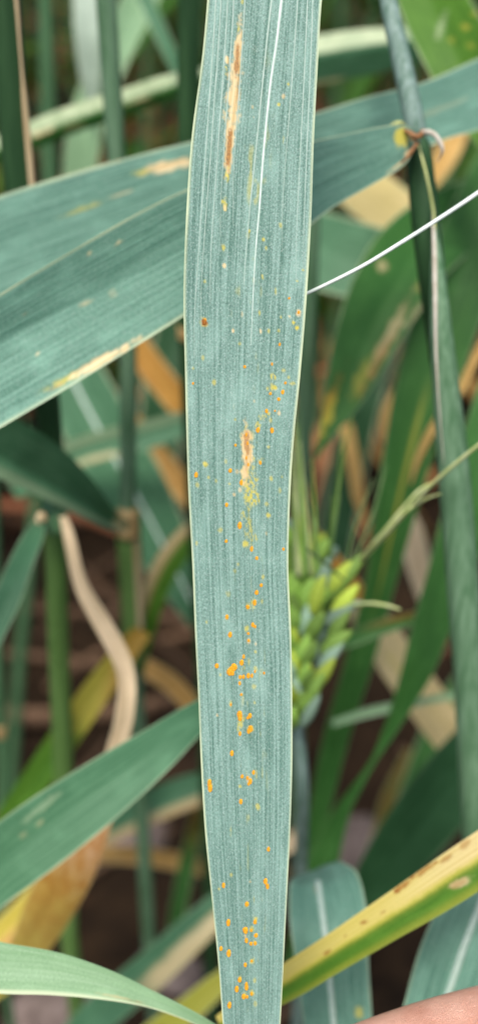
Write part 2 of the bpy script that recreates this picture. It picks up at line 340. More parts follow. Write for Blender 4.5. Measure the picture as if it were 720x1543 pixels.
add(3, [(265, 60, 2.5, 4, 1, .9), (401, 62, 2.5, 4.5, 1, .9), (440, 62, 2.5, 3, 0, .7), (490, 60, 3, 3, 0, .6), (172, 315, 3, 4, 0, .6), (297, 125, 3, 3, 0, .5), (115, 195, 3, 4, 0, .5), (70, 245, 3, 3, 0, .5), (369, 407, 2.5, 4, 1, .5),
        (462, 290, 5, 7, 0, .8), (450, 335, 7, 7, 0, .75), (470, 340, 4, 4, 0, .9), (540, 290, 4, 4, 0, .7), (512, 255, 4, 4, 0, .6), (552, 320, 6, 3, 0, .6), (430, 470, 7, 8, 0, .7), (405, 490, 7, 6, 0, .6), (387, 525, 5, 7, 0, .7), (450, 500, 4, 6, 0, .5), (492, 465, 3, 4, 1, .7),
        (335, 545, 6, 9, 0, .6), (277, 497, 3, 3, 0, .6), (440, 632, 3, 3, 0, .6), (408, 705, 6, 7, 0, .7), (128, 717, 5, 4.5, 0, .8), (145, 785, 4, 4, 0, .6), (90, 820, 4, 4, 0, .5), (183, 800, 3, 4, 0, .5), (378, 800, 9, 8, 0, .8), (285, 755, 3, 4, 1, .5), (452, 790, 3, 4, 0, .6), (247, 815, 3, 3, 0, .7), (230, 705, 3, 5, 0, .4), (507, 780, 3, 3, 0, .5)])
add(4, [(90, 35, 4, 5, 0, .5), (180, 12, 3, 3, 0, .6), (375, 100, 8, 10, 0, .9), (430, 125, 5, 5, 0, .5), (495, 65, 4, 7, 0, .5), (440, 185, 5, 5, 0, .8), (320, 185, 5, 9, 0, .7), (345, 240, 4, 7, 0, .7), (325, 325, 5, 6, 0, .8), (370, 290, 6, 8, 0, .6), (203, 258, 4, 4, 0, .5), (270, 82, 3, 3, 1, .7), (300, 60, 3, 4, 1, .6),
        (430, 275, 3, 4, 1, .4), (275, 462, 4, 5, 0, .4), (290, 425, 3, 3, 0, .5), (412, 490, 3, 4, 0, .6), (240, 570, 5, 6, 0, .3), (372, 620, 6, 9, 0, .7), (340, 640, 5, 9, 0, .6), (408, 612, 3, 5, 0, .5), (335, 745, 5, 6, 0, .7), (372, 735, 4, 7, 0, .6), (342, 805, 4, 7, 1, .6), (376, 818, 3, 3, 1, .6), (135, 712, 3, 4, 0, .5), (233, 690, 3, 7, 0, .5), (87, 325, 3, 4, 0, .5)])
add(5, [(345, 20, 4, 6, 1, .6), (377, 32, 2.5, 3, 1, .7), (375, 72, 3, 3, 0, .6), (316, 155, 4, 7, 0, .4), (374, 155, 4, 6, 0, .5), (256, 165, 8, 8, 0, .5), (367, 245, 4, 5, 0, .5), (203, 187, 3, 3, 0, .6), (372, 322, 3, 4, 0, .5), (187, 386, 2, 2, 1, .8), (254, 333, 3, 6, 0, .6), (300, 440, 5, 12, 0, .7), (320, 400, 4, 8, 0, .6), (350, 450, 6, 6, 0, .5), (345, 700, 6, 8, 1, .5), (150, 730, 4, 12, 0, .6), (300, 735, 3, 3, 0, .7), (385, 832, 4, 5, 0, .6)])
add(6, [(387, 50, 4, 6, 0, .6), (258, 385, 3, 4, 0, .5), (197, 458, 2.5, 3, 0, .8), (350, 420, 3, 3, 1, .5), (255, 160, 2, 12, 0, .3), (376, 610, 4.5, 6, 0, .8), (356, 655, 4, 5, 0, .6), (365, 725, 7, 6, 0, .7), (326, 690, 3, 7, 1, .6), (357, 812, 3, 4, 0, .7), (333, 531, 4, 5, 0, .6)])
add(7, [(372, 450, 3, 5, 0, .5), (375, 565, 3, 5, 0, .4), (297, 440, 4, 6, 0, .6), (357, 510, 4, 5, 0, .6), (320, 520, 5, 5, 0, .4)])
def hero_paint(t, u, nz):
    mot = noise2(u*9, t*60)*noise2(u*23+4, t*140)
    cl = np.clip(1-np.abs(u-.12)/.42, 0, 1)*sstep(.40, .5, t)*sstep(.95, .8, t)
    fl = sstep(.52, .75, mot)*cl*.5
    mid = np.clip(1-np.abs(u-.05)/.3, 0, 1)*sstep(.18, .25, t)*sstep(.5, .4, t)*sstep(.45, .7, mot)*.5
    lb = sstep(.985, 1.0, -u)
    return {0: fl+mid+lb*.3}
blade = leaf('blade', 'hero', [((a+b)/2, y, .18+.00002*max(0, -y)+.0012*math.sin(y/420), (b-a)/2, (b-a)/2) for y, a, b in E], hero, fold=[3, 7, 8, 7, 6, 5, 8, 9], n=1000, k=141, patches=spk, paint=hero_paint, margin=.85, wave=.04, soft=.35, mott=True)
D = LEAF[blade.name]; Vf = D['V'].reshape(-1, 3); NX = np.repeat(D['N'], D['k'], 0); SX = np.repeat(D['S'], D['k'], 0); TX = np.repeat(D['T'], D['k'], 0)
def on_blade(x, y):
    i = int(np.argmin((D['px']-x)**2+(D['py']-y)**2)); return Vf[i], NX[i], SX[i], TX[i]
def ridge(pts, mat, name, lift=.3, n=60):
    """raised vein: pts (px, py, width px) laid on the blade"""
    sp = spline([(a, b, 0, w) for a, b, w in pts], n); rows = []
    for a, b, _, wd in sp:
        c, N, S, T = on_blade(a, b); pc = P(a, b, (c-C0)@FW); r = max(wd, .2)*.18/S_/2
        rows.append([pc+S*r*p+N*(r*q+.00003) for p, q in ((-1, -.5), (-.7, lift), (0, lift*1.6), (.7, lift), (1, -.5))])
    return mesh_obj(name, np.array(rows).reshape(-1, 3), gridfaces(n, 5), mat, blade)
ridge([(440, -160, 6), (432, -60, 5.4), (424, 0, 5), (417, 60, 4.8), (407, 130, 4.4), (397, 230, 3.9), (391, 310, 3.2), (385, 380, 2.2), (381, 450, 1.4), (378, 520, .6)], 'midrib', 'midrib')
ridge([(416, -60, 3.5), (409, 0, 3.4), (400, 80, 3), (390, 180, 2.6), (382, 260, 2.2), (374, 340, 1.6), (367, 430, 1)], 'midrib2', 'vein')
for vx0, vx1, y1 in ((352, 333, 300), (343, 318, 380), (333, 304, 420), (325, 294, 460), (448, 426, 300), (463, 447, 340), (471, 458, 330), (369, 352, 260)):
    ridge([(vx0+(vx0-395)*.02, -60, 2.1), (vx0, 0, 2), ((vx0*.62+vx1*.38), y1*.4, 1.8), (vx1, y1, .9), (vx1-1, y1+80, .4)], 'midrib2', 'vein', n=40)
# pustules
PU = [(2, [(588, 755, 4), (542, 685, 3.6)]),
 (3, [(495, 127, 3.5), (323, 238, 4.5), (457, 225, 3.5), (68, 320, 3.2), (450, 370, 4.5), (510, 362, 5), (491, 398, 5), (430, 457, 5), (523, 318, 4.2), (472, 455, 3), (388, 549, 6), (458, 552, 5.5), (277, 625, 4), (251, 750, 5.5), (84, 770, 6), (305, 808, 5), (400, 712, 4)]),
 (4, [(233, 134, 5), (298, 235, 6.5), (232, 312, 5), (357, 350, 5), (514, 352, 4), (382, 397, 5), (404, 530, 5), (382, 565, 6), (372, 615, 5.5), (338, 637, 5.5), (235, 687, 5), (362, 725, 5), (374, 733, 4), (250, 773, 6), (341, 768, 4), (342, 803, 4), (305, 25, 4.5)]),
 (5, [(318, 96, 4.5), (307, 125, 6.5), (185, 142, 6), (268, 150, 8), (248, 172, 8.5), (263, 178, 6), (256, 160, 7), (278, 148, 5), (300, 198, 5), (316, 196, 4.5), (341, 190, 6), (358, 190, 4), (298, 228, 4), (418, 178, 3.5), (373, 170, 3), (306, 283, 4), (254, 333, 3), (298, 383, 8), (299, 403, 6.5), (348, 388, 6), (338, 398, 4.5), (299, 476, 4.5), (352, 452, 6.5), (341, 466, 5), (259, 573, 5.5), (310, 687, 5), (366, 667, 4.5), (336, 695, 4), (350, 712, 6), (342, 724, 4), (150, 716, 6), (152, 745, 6.5), (148, 730, 5), (303, 812, 5.5)]),
 (6, [(303, 27, 5), (440, 260, 5), (425, 418, 6), (435, 444, 5), (218, 440, 5), (333, 531, 6), (374, 619, 5.5), (241, 620, 6), (241, 632, 5), (326, 662, 7.5), (318, 655, 4), (355, 661, 4), (378, 685, 6), (331, 711, 5), (353, 727, 5), (374, 725, 5), (206, 750, 5.5), (243, 773, 6.5), (357, 812, 3.5), (325, 832, 5)]),
 (7, [(297, 447, 5.5), (331, 470, 5), (331, 484, 5.5), (283, 492, 6), (317, 530, 6.5), (334, 531, 4), (357, 515, 4.5), (246, 571, 6)])]
def dome(seed):
    r = np.random.default_rng(seed); V = [(0, 0, .55)]; F = []; sg = 9
    for ring, (rad, hh) in enumerate(((.45, .46), (.8, .24), (1.0, -.12))):
        for i in range(sg):
            a = 2*math.pi*i/sg; q = rad*(1+r.uniform(-.2, .2)); V.append((q*math.cos(a), q*math.sin(a)*1.0, hh*(1+r.uniform(-.25, .25))))
    for i in range(sg): F.append((0, 1+i, 1+(i+1) % sg))
    for k in range(2):
        for i in range(sg): a = 1+k*sg+i; b = 1+k*sg+(i+1) % sg; F.append((a, a+sg, b+sg, b))
    me = bpy.data.meshes.new('rust_pustule'); me.from_pydata(V, [], F); me.polygons.foreach_set('use_smooth', [True]*len(F)); me.materials.append(M['rust']); return me
domes = [dome(i) for i in range(5)]
dd_ = dome(9); dd_.materials[0] = M['rustdark']
def pustule(x, y, s, me, asp=1.35):
    c, N, S, T = on_blade(x, y); c = P(x, y, (c-C0)@FW)
    o = bpy.data.objects.new('rust_pustule', me); col.objects.link(o); o.parent = blade
    r = s*1.12*.18/S_/2; mt = Matrix((S*r, T*r*asp, N*r*.8)).transposed().to_4x4(); mt.translation = Vector(c-np.array(hero.matrix_world.translation)); o.matrix_local = mt
i = 0
for reg, lst in PU:
    for x, y, s in lst:
        a, b = z(reg, x, y); pustule(a, b, s, domes[i % 5], random.uniform(1.05, 1.7)); i += 1
pustule(*z(2, 125, 802), 6.5, dd_); pustule(*z(2, 128, 792), 4, domes[1])
for x, y in ((371, 655), (373, 668), (371, 690), (374, 700)): pustule(x, y, 3, domes[0], 2)

# ------------------------------------------------------------------ right-hand plant: stem, collar, folded blade B, sheath
def plant(label, base): return empty('wheat_plant', base, label, 'wheat plant')
pr_ = plant('wheat plant with brown collar, white curled auricle and a broad V-folded blade', P(730, 1800, .33)*np.array([1, 1, 0]))
ptube('stem', [(574, -120, .236, 25), (585, 0, .236, 27), (603, 85, .236, 30), (617, 150, .236, 31), (627, 205, .237, 32), (640, 300, .243, 36), (652, 420, .248, 38), (664, 540, .255, 34), (690, 800, .27, 30), (712, 1100, .28, 30), (722, 1300, .30, 28), (728, 1500, .32, 26)], 'stemblue', pr_, n=90, seg=16, ground=True)
ptube('lower_sheath', [(625, 203, .2352, 20), (629, 222, .2352, 38), (634, 270, .237, 42), (641, 340, .239, 43), (650, 420, .243, 41), (658, 500, .249, 35), (666, 580, .256, 26), (680, 680, .262, 12)], 'stemdark', pr_, n=60, seg=16)
ptube('upper_sheath', [(653, 325, .2345, 3), (656, 370, .2345, 13), (659, 420, .2345, 24), (664, 500, .236, 34), (671, 580, .2385, 41), (682, 700, .244, 48), (695, 860, .252, 50), (705, 1000, .26, 48), (711, 1130, .268, 46), (717, 1260, .276, 44), (722, 1400, .288, 40), (727, 1540, .3, 36)], 'sheath', pr_, n=90, seg=18)
ptube('sheath_edge', [(651, 300, .2335, 1), (652, 330, .2325, 4), (654, 380, .231, 6.5), (655, 450, .2295, 6.5), (656, 520, .2305, 4.5), (660, 600, .232, 2.5), (668, 700, .237, 1)], 'papery', pr_, n=60, seg=8)
ptube('sheath_edge', [(629, 215, .231, 3), (641, 260, .2295, 4), (651, 310, .2315, 4), (655, 345, .2318, 3)], 'collar', pr_, n=30, seg=8)
Bpts = [(634, 203, .2325, 7, 6), (622, 206, .2295, 14, 16), (608, 210, .2285, 22, 30), (585, 218, .2285, 28, 40), (540, 236, .227, 37, 47), (470, 268, .225, 52, 55), (380, 318, .222, 64, 72), (280, 370, .219, 74, 86), (150, 440, .217, 72, 96), (0, 520, .215, 62, 105), (-130, 598, .214, 52, 98), (-300, 690, .215, 28, 60), (-420, 750, .218, 1, 1)]
Bpat = [(606, 206, 15, 22, -30, 0, .9), (622, 208, 8, 16, 0, 2, .8), (600, 248, 26, 3.5, -38, 1, .8), (616, 228, 14, 5, -50, 1, .9), (150, 545, 78, 9, -29, 1, 1), (100, 572, 40, 9, -28, 0, .7), (85, 583, 20, 4, -30, 2, .4), (40, 472, 4, 4, 0, 2, .8), (180, 365, 8, 3, -30, 1, .5), (135, 382, 4, 3, 0, 1, .5), (130, 457, 10, 4, -20, 1, .35), (170, 440, 8, 10, 0, 1, .15), (58, 533, 4, 3, 0, 1, .6)]
Bl = leaf('leaf_blade', 'wax', Bpts, pr_, fold=[-4, -2, 3, 12, 20, 22, 18], n=240, k=61, patches=Bpat, margin=.8, wave=.05, soft=.1, seed=2)
ptube('auricle', [(630, 205, .229, 9), (642, 199, .227, 9), (654, 203, .226, 8), (662, 214, .226, 7), (666, 226, .2265, 5), (662, 238, .228, 2.5), (657, 244, .229, 1)], 'papery', pr_, n=40, seg=8, squash=.6)
ptube('auricle', [(612, 192, .230, 4), (604, 186, .2285, 7), (596, 186, .228, 6), (588, 189, .2285, 3)], 'collar', pr_, n=24, seg=8, squash=.6)
ptube('ligule', [(608, 196, .2285, 4), (616, 200, .227, 8), (625, 206, .2265, 10), (632, 204, .227, 9), (637, 196, .2285, 5)], 'brown', pr_, n=30, seg=8)
ptube('ligule', [(629, 214, .2275, 6), (621, 226, .2272, 6), (612, 238, .2275, 5), (604, 246, .228, 3)], 'brown', pr_, n=24, seg=8)
# ------------------------------------------------------------------ blade A behind it
leafthing('broad smooth blade behind the collared stem, with a cream dry patch', 'wax',
     [(900, 62, .268, 40, 40), (740, 136, .262, 50, 50), (650, 170, .259, 46, 44), (560, 200, .257, 52, 55), (470, 236, .255, 60, 66), (285, 298, .252, 78, 84), (140, 350, .249, 90, 96), (0, 405, .247, 98, 98), (-140, 460, .246, 90, 90), (-320, 530, .248, 50, 50), (-420, 570, .25, 1, 1)],
     fold=5, roll=8, n=220, k=51, patches=[(255, 250, 44, 10, -12, 1, 1), (215, 259, 20, 5, -12, 0, .7), (125, 315, 40, 4.5, -20, 0, .5), (185, 292, 24, 3, -18, 1, .4), (180, 242, 5, 3, 0, 1, .9), (660, 165, 60, 6, -22, 1, .12)], margin=.85, seed=5)
# pale straight awn
o = ptube('wheat_awn', [(415, 460, .187, 4.5), (460, 443, .188, 5.4), (540, 404, .190, 6), (600, 368, .192, 6.4), (660, 330, .195, 6.8), (720, 290, .199, 7), (830, 212, .206, 7)], 'awnw', n=50, seg=8)
tag(o, 'thin straight white awn crossing in front of the collared stem', 'awn')

# ------------------------------------------------------------------ left-hand plants
pl = plant('wheat stem with tan-edged sheath, its withered straw-coloured blade bending from the node', np.array([-.07, .42, 0]))
L1 = upright([(-2, -160), (10, 0), (20, 150), (32, 300), (52, 470), (72, 610), (82, 780), (88, 950), (94, 1110), (99, 1250), (104, 1400)], .30, 34)
ptube('stem', L1, 'stemlite', pl, n=90, seg=14, ground=True)
ptube('sheath', [(a-1, b, c-.0012, w_*1.12) for a, b, c, w_ in upright([(-2, -160), (10, 0), (20, 150), (32, 300), (52, 470), (72, 610), (80, 740)], .30, 34)], 'stemdark', pl, n=60, seg=14)
ptube('sheath_edge', [(a+15, b, c-.003, 7+3*math.sin(b*.05)) for a, b, c, w_ in upright([(5, -60), (10, 0), (18, 100), (24, 170), (34, 280), (44, 380)], .30, 34)], 'drysheath', pl, n=30, seg=8)
ptube('node', [(80, 735, .294, 22), (82, 760, .294, 36), (84, 782, .295, 41), (85, 800, .296, 36)], 'stem', pl, n=16, seg=14)
leaf('withered_blade', 'straw', [(96, 778, .292, 6, 5), (106, 810, .289, 9, 8), (118, 860, .287, 10, 9), (130, 893, .286, 11, 12), (152, 935, .285, 13, 14), (176, 980, .284, 14, 14), (190, 1020, .284, 14, 13), (189, 1070, .285, 14, 14), (181, 1115, .288, 15, 14), (165, 1180, .292, 20, 20), (140, 1240, .294, 30, 28), (112, 1300, .295, 38, 36), (80, 1360, .297, 38, 36), (50, 1415, .30, 30, 30), (10, 1480, .305, 14, 14), (-10, 1510, .308, 1, 1)], pl, fold=[30, 35, 25, 15, 15, 12], roll=[0, 20, -15, 10, 5, 0, 0], n=150, k=25,
     paint=lambda t, u, nz: {2: sstep(.50, .58, t)*sstep(1.05, .72, t)*(.5+.6*nz), 0: sstep(.66, .78, t+.06*(nz-.5))*.85}, margin=.2, seed=3, wave=.25)
leaf('leaf_blade', 'teal', [(64, 783, .29, 7, 6), (52, 806, .283, 14, 14), (32, 850, .277, 18, 18), (8, 910, .272, 20, 20), (-30, 990, .27, 18, 18), (-70, 1080, .27, 4, 4)], pl, fold=14, n=70, k=19, seed=4)
ptube('collar', [(56, 790, .288, 10), (62, 776, .287, 12), (68, 784, .288, 10)], 'drysheath', pl, n=14, seg=8)

p2 = plant('slender wheat stem with a half-dried sheath below the dark folded blade', np.array([-.03, .44, 0]))
L2 = upright([(150, -160), (160, 0), (176, 240), (188, 420), (193, 540), (193, 700), (193, 790), (198, 900), (204, 1000), (210, 1150), (218, 1300), (226, 1440)], .335, 25)
ptube('stem', L2, 'sheath', p2, n=90, seg=14, ground=True)
ptube('sheath', [(a, b, c-.001, w_) for a, b, c, w_ in upright([(192, 775), (194, 800), (197, 860), (200, 920), (202, 965), (204, 1000)], .335, 38)], 'stemlite', p2, n=40, seg=14)
ptube('dry_sheath', [(a+7, b, c-.0025, w_) for a, b, c, w_ in upright([(190, 778), (193, 800), (196, 850), (199, 900), (200, 945)], .335, 20)], 'drysheath', p2, n=30, seg=12)
ptube('node', upright([(192, 770), (193, 788), (194, 806)], .332, 34), 'node', p2, n=10, seg=14)
leaf('leaf_blade', 'teal', [(192, 792, .325, 7, 7), (172, 786, .315, 13, 12), (140, 769, .302, 26, 15), (95, 742, .29, 44, 20), (45, 714, .28, 58, 24), (0, 690, .272, 62, 28), (-80, 650, .262, 60, 30), (-200, 600, .258, 30, 20), (-300, 570, .26, 1, 1)], p2, fold=[20, 25, 28, 25, 20], n=120, k=35, patches=[(180, 792, 14, 14, 0, 1, .7)], margin=.35, soft=.08, seed=6,
     paint=lambda t, u, nz: {3: .25*sstep(.2, .6, u)})  # tint lightens the lower half as if lit where the fold faces up
for xs, d0, w_, mt, lab in (
    ([(287, -160), (285, 0), (283, 210), (284, 500), (296, 800), (310, 1100), (318, 1440)], .34, 28, 'stemdark', 'dark stem beside the upper edge of the rusted leaf, crossed by the pale-topped leaf'),
    ([(66, -160), (70, 0), (73, 150), (76, 400), (60, 700), (30, 1000), (10, 1300)], .56, 20, 'stem', 'soft blue-green stem between the tan-edged stem and the pale hanging leaf'),
    ([(-12, 600), (-4, 900), (2, 1100), (4, 1300), (8, 1480)], .33, 18, 'stem', 'thin green stem under the tip of the dark folded blade'),
    ([(470, 250), (464, 450), (457, 650), (452, 780), (446, 1000), (450, 1250), (452, 1480)], .345, 27, 'sheath', 'grey-green stem rising behind the green ear')):
    b_ = P(xs[-1][0], xs[-1][1], dv(d0, xs[-1][1])); pp = plant(lab, (b_[0], b_[1], 0)); ptube('stem', upright(xs, d0, w_), mt, pp, n=70, seg=12, ground=True)
    j_ = len(xs)//2; ptube('node', upright([(xs[j_][0], xs[j_][1]-9), xs[j_], (xs[j_][0], xs[j_][1]+9)], d0, w_*1.15), 'node', pp, n=8, seg=12)

# ------------------------------------------------------------------ leaves round about (px, py, depth, half widths)
def Lf(label, mat, pts, **kw): return leafthing(label, mat, pts, **kw)
Lf('narrow slanting leaf with whitish top and dry spots, crossing behind the left stems', 'green', [(-120, 264, .325, 14, 20), (0, 228, .325, 15, 23), (100, 188, .323, 16, 24), (200, 154, .32, 15, 23), (270, 130, .318, 14, 21), (350, 105, .352, 16, 12), (430, 88, .352, 6, 6)], fold=[-28, -32, -32, -28], n=90, k=25, patches=[(65, 200, 28, 6, -18, 1, .7), (215, 150, 34, 5, -18, 1, .6), (110, 190, 20, 5, -18, 1, .4)], paint=lambda t, u, nz: {3: (.65+.5*(nz-.5))*sstep(.05, .35, u)}, margin=0, seed=8)  # tint whitens the upper half, standing in for sky light on the fold
Lf('wide dark leaf with pale folded top edge behind the upper right stem', 'teal', [(400, 92, .345, 44, 30), (470, 84, .345, 42, 28), (540, 72, .343, 42, 26), (600, 64, .342, 36, 22), (640, 62, .342, 22, 22), (668, 66, .342, 2, 2)], fold=[-25, -28, -25], n=80, k=25, patches=[(490, 124, 40, 5, -12, 1, .5)], paint=lambda t, u, nz: {3: (.55+.4*nz)*sstep(.0, .15, u)*sstep(.85, .6, t)}, margin=.0, seed=9)  # pale upper half is light on the fold, put into the tint
Lf('broad bright green leaf with yellow spots at the top corner beyond the collared stem', 'fresh', [(610, -120, .30, 40, 40), (640, -20, .295, 46, 48), (684, 80, .29, 46, 56), (730, 170, .288, 40, 50), (790, 290, .288, 4, 4)], fold=16, n=80, k=27, patches=[(700, 40, 8, 6, 0, 0, .6), (715, 20, 6, 5, 0, 0, .6), (680, 60, 6, 6, 0, 0, .5), (708, 70, 8, 6, 0, 0, .4), (662, 45, 5, 30, 20, 3, .4)], seed=10)
o = Lf('pale whitish-green leaf hanging between two upright stems at the top', 'whitish', [(128, -180, .40, 20, 20), (130, -60, .40, 20, 20), (132, 40, .40, 20, 20), (136, 110, .405, 16, 16), (140, 160, .41, 8, 8), (142, 190, .41, 1, 1)], fold=6, n=60, k=17, seed=11)
Lf('light green leaf seen through the gap above the slanting leaf', 'pale', [(260, -120, .44, 22, 22), (215, -10, .43, 26, 26), (175, 70, .42, 26, 26), (135, 170, .415, 26, 26), (120, 260, .42, 24, 24), (118, 360, .43, 4, 4)], fold=8, n=60, k=17, seed=12)
Lf('narrow blue-green leaf slanting down to the dark stem', 'teal', [(165, -120, .37, 10, 10), (215, -10, .37, 11, 11), (245, 55, .37, 11, 11), (270, 110, .372, 9, 9), (288, 160, .375, 5, 5)], fold=15, n=50, k=13, seed=13)
Lf('bright yellow dry leaf below the collar, seen behind the stem', 'straw', [(440, 190, .40, 28, 28), (510, 255, .40, 36, 36), (570, 305, .40, 38, 38), (640, 355, .40, 34, 34), (720, 420, .405, 20, 20), (760, 450, .41, 2, 2)], roll=-32, fold=6, n=60, k=21, paint=lambda t, u, nz: {0: .45+0*t}, seed=14)
Lf('small orange dry leaf scrap right of the white auricle', 'tan', [(700, 160, .41, 14, 14), (680, 215, .41, 18, 18), (655, 260, .41, 16, 16), (630, 300, .41, 3, 3)], fold=8, n=40, k=13, seed=15)
Lf('wide blue-green blade lying behind the white awn', 'teal', [(330, 330, .36, 40, 40), (440, 365, .355, 54, 54), (530, 392, .35, 56, 56), (620, 408, .35, 50, 50), (740, 420, .35, 40, 40), (860, 430, .35, 10, 10)], fold=6, roll=-14, n=80, k=25, seed=16)
Lf('dark green drooping leaf with brown streaks and a yellow tip', 'green', [(770, 300, .335, 40, 40), (690, 330, .325, 52, 50), (625, 385, .318, 62, 54), (585, 450, .312, 62, 50), (548, 530, .308, 50, 40), (518, 600, .306, 32, 26), (494, 650, .305, 13, 11), (476, 690, .305, 2, 2)][:8], fold=[10, 14, 16, 18, 20], n=110, k=31,
   patches=[(590, 500, 10, 90, 28, 1, .6), (570, 545, 8, 60, 28, 2, .5), (628, 470, 7, 34, 32, 1, .4), (490, 625, 13, 60, 26, 0, .9), (497, 600, 8, 50, 26, 2, .5), (575, 400, 8, 10, 0, 1, .6), (640, 430, 12, 16, 30, 0, .5), (545, 570, 12, 50, 28, 0, .4)], margin=.5, seed=17)
Lf('long green blade with bright midrib sweeping down beside the ear', 'green', [(790, 180, .33, 30, 30), (735, 300, .325, 46, 46), (690, 430, .32, 52, 50), (650, 560, .32, 50, 44), (618, 680, .322, 40, 34), (592, 790, .326, 30, 28), (570, 890, .332, 23, 22), (540, 1000, .34, 21, 21), (504, 1120, .352, 19, 19), (478, 1240, .365, 15, 15), (450, 1400, .38, 10, 10), (420, 1500, .39, 3, 3)], fold=[10, 14, 20, 16, 12], n=140, k=27, paint=lambda t, u, nz: {0: .55*np.clip(1-np.abs(u)/.14, 0, 1)*sstep(.28, .36, t)*sstep(.6, .48, t)}, margin=.3, seed=18)
Lf('green blade twisting to a narrow waist behind the tan dry leaf', 'green', [(800, 480, .30, 36, 36), (752, 620, .30, 42, 42), (708, 770, .302, 40, 38), (672, 880, .306, 32, 32), (650, 942, .308, 29, 29), (631, 1002, .31, 24, 24), (608, 1056, .314, 16, 16), (583, 1108, .318, 8.5, 8.5), (561, 1148, .32, 4, 4), (538, 1185, .322, 7, 7), (520, 1214, .325, 11, 11), (503, 1252, .328, 17, 17), (482, 1312, .332, 24, 24), (455, 1400, .338, 16, 16), (430, 1470, .345, 2, 2)], fold=[10, 12, 16, 20, 30, 16, 8], n=140, k=27, margin=.25, seed=19)
Lf('tan dry leaf lying diagonally behind the twisting green blade', 'straw', [(500, 860, .37, 8, 8), (548, 925, .37, 24, 24), (590, 990, .37, 30, 30), (640, 1060, .372, 31, 31), (690, 1130, .375, 26, 26), (740, 1200, .38, 6, 6)], roll=-32, fold=10, n=70, k=21, paint=lambda t, u, nz: {0: .3+0*t}, patches=[(600, 1010, 6, 90, -38, 0, .5)], margin=.1, seed=20)
Lf('narrow orange leaf behind the top of the ear', 'orange', [(452, 780, .35, 8, 8), (482, 822, .35, 12, 12), (520, 868, .352, 13, 13), (548, 910, .354, 11, 11), (560, 960, .356, 8, 8), (556, 1010, .36, 1, 1)], fold=14, n=50, k=13, seed=21)
Lf('brownish green narrow leaf lying level beside the ear', 'green', [(470, 985, .312, 6, 6), (520, 966, .31, 11, 10), (575, 945, .31, 12, 11), (630, 930, .312, 9, 9), (690, 925, .315, 2, 2)], fold=22, n=50, k=15, paint=lambda t, u, nz: {2: .55*sstep(.3, .6, t)*sstep(-.2, .4, u)}, seed=22)
Lf('orange dry leaf tip showing under the V-folded blade', 'orange', [(150, 430, .40, 14, 14), (205, 520, .40, 20, 20), (245, 575, .40, 21, 21), (290, 630, .402, 18, 18), (340, 690, .405, 3, 3)], fold=10, n=50, k=15, seed=23)
Lf('ochre dry leaf below the grey-green level leaf', 'tan', [(190, 620, .43, 12, 12), (235, 684, .43, 18, 18), (275, 735, .43, 18, 18), (320, 790, .435, 12, 12), (345, 820, .44, 1, 1)], fold=10, n=50, k=15, paint=lambda t, u, nz: {2: .3+0*t}, seed=24)
o = Lf('wide blue-green leaf with a white midrib behind the slender stem', 'teal', [(60, 440, .40, 30, 30), (100, 550, .40, 46, 46), (150, 650, .40, 52, 52), (205, 745, .402, 50, 50), (255, 840, .405, 40, 40), (300, 930, .41, 20, 20), (320, 975, .415, 2, 2)], fold=10, n=80, k=21, seed=25)
midrib(o, .1, .85, .0014, .0008, 'midrib')
Lf('grey-green level leaf with brown underside behind the slender stem', 'teal', [(20, 740, .385, 14, 14), (80, 700, .38, 22, 20), (150, 672, .378, 22, 22), (220, 655, .377, 22, 20), (290, 635, .377, 18, 18), (370, 615, .38, 3, 3)], fold=20, n=60, k=19, patches=[(150, 690, 60, 8, -12, 1, .5)], paint=lambda t, u, nz: {3: .3*sstep(.1, .5, u)}, margin=0, seed=26)
Lf('curved leaf with orange margin beside the half-dried sheath', 'fresh', [(330, 770, .365, 12, 12), (285, 808, .36, 18, 18), (250, 855, .357, 20, 20), (228, 910, .357, 18, 18), (214, 970, .36, 14, 14), (206, 1030, .364, 8, 8), (203, 1070, .37, 1, 1)], fold=-20, n=70, k=21, paint=lambda t, u, nz: {1: .85*sstep(.1, .45, -u), 2: .45*sstep(-.05, .3, -u)*sstep(.7, .35, -u)+.3*sstep(.6, .9, -u)*nz}, margin=.0, seed=27)
Lf('slanting leaf turning from green to yellow and brown, behind the withered blade', 'fresh', [(215, 950, .35, 14, 14), (165, 1015, .345, 20, 20), (115, 1085, .342, 22, 22), (75, 1145, .342, 22, 22), (30, 1210, .345, 20, 20), (-40, 1300, .35, 8, 8)], fold=14, n=70, k=21, paint=lambda t, u, nz: {0: sstep(.52, .36, t+.1*(nz-.5))*.95, 2: sstep(.3, .1, t-.1*u)*.7}, margin=.0, seed=28)
Lf('arched tan leaf leaning from the slender stem to the rusted leaf', 'tan', [(195, 990, .40, 8, 8), (225, 1008, .40, 14, 14), (258, 1030, .40, 15, 15), (290, 1065, .402, 14, 14), (330, 1120, .405, 12, 12), (350, 1160, .41, 1, 1)], fold=14, n=50, k=15, paint=lambda t, u, nz: {2: .35*nz}, seed=29)
Lf('broad plain green blade sweeping up behind the lower left edge of the rusted leaf', 'teal', [(420, 1010, .275, 4, 4), (370, 1035, .265, 12, 12), (300, 1078, .255, 22, 22), (230, 1132, .249, 34, 36), (150, 1190, .245, 44, 48), (70, 1248, .243, 50, 54), (0, 1300, .242, 50, 54), (-100, 1380, .243, 44, 48), (-220, 1480, .247, 10, 10)], fold=[6, 8, 10, 10], roll=-6, n=120, k=31, patches=[(60, 1240, 8, 6, 0, 1, .25), (35, 1258, 8, 6, 0, 1, .2), (65, 1215, 50, 6, -38, 3, .2)], margin=.55, seed=30)
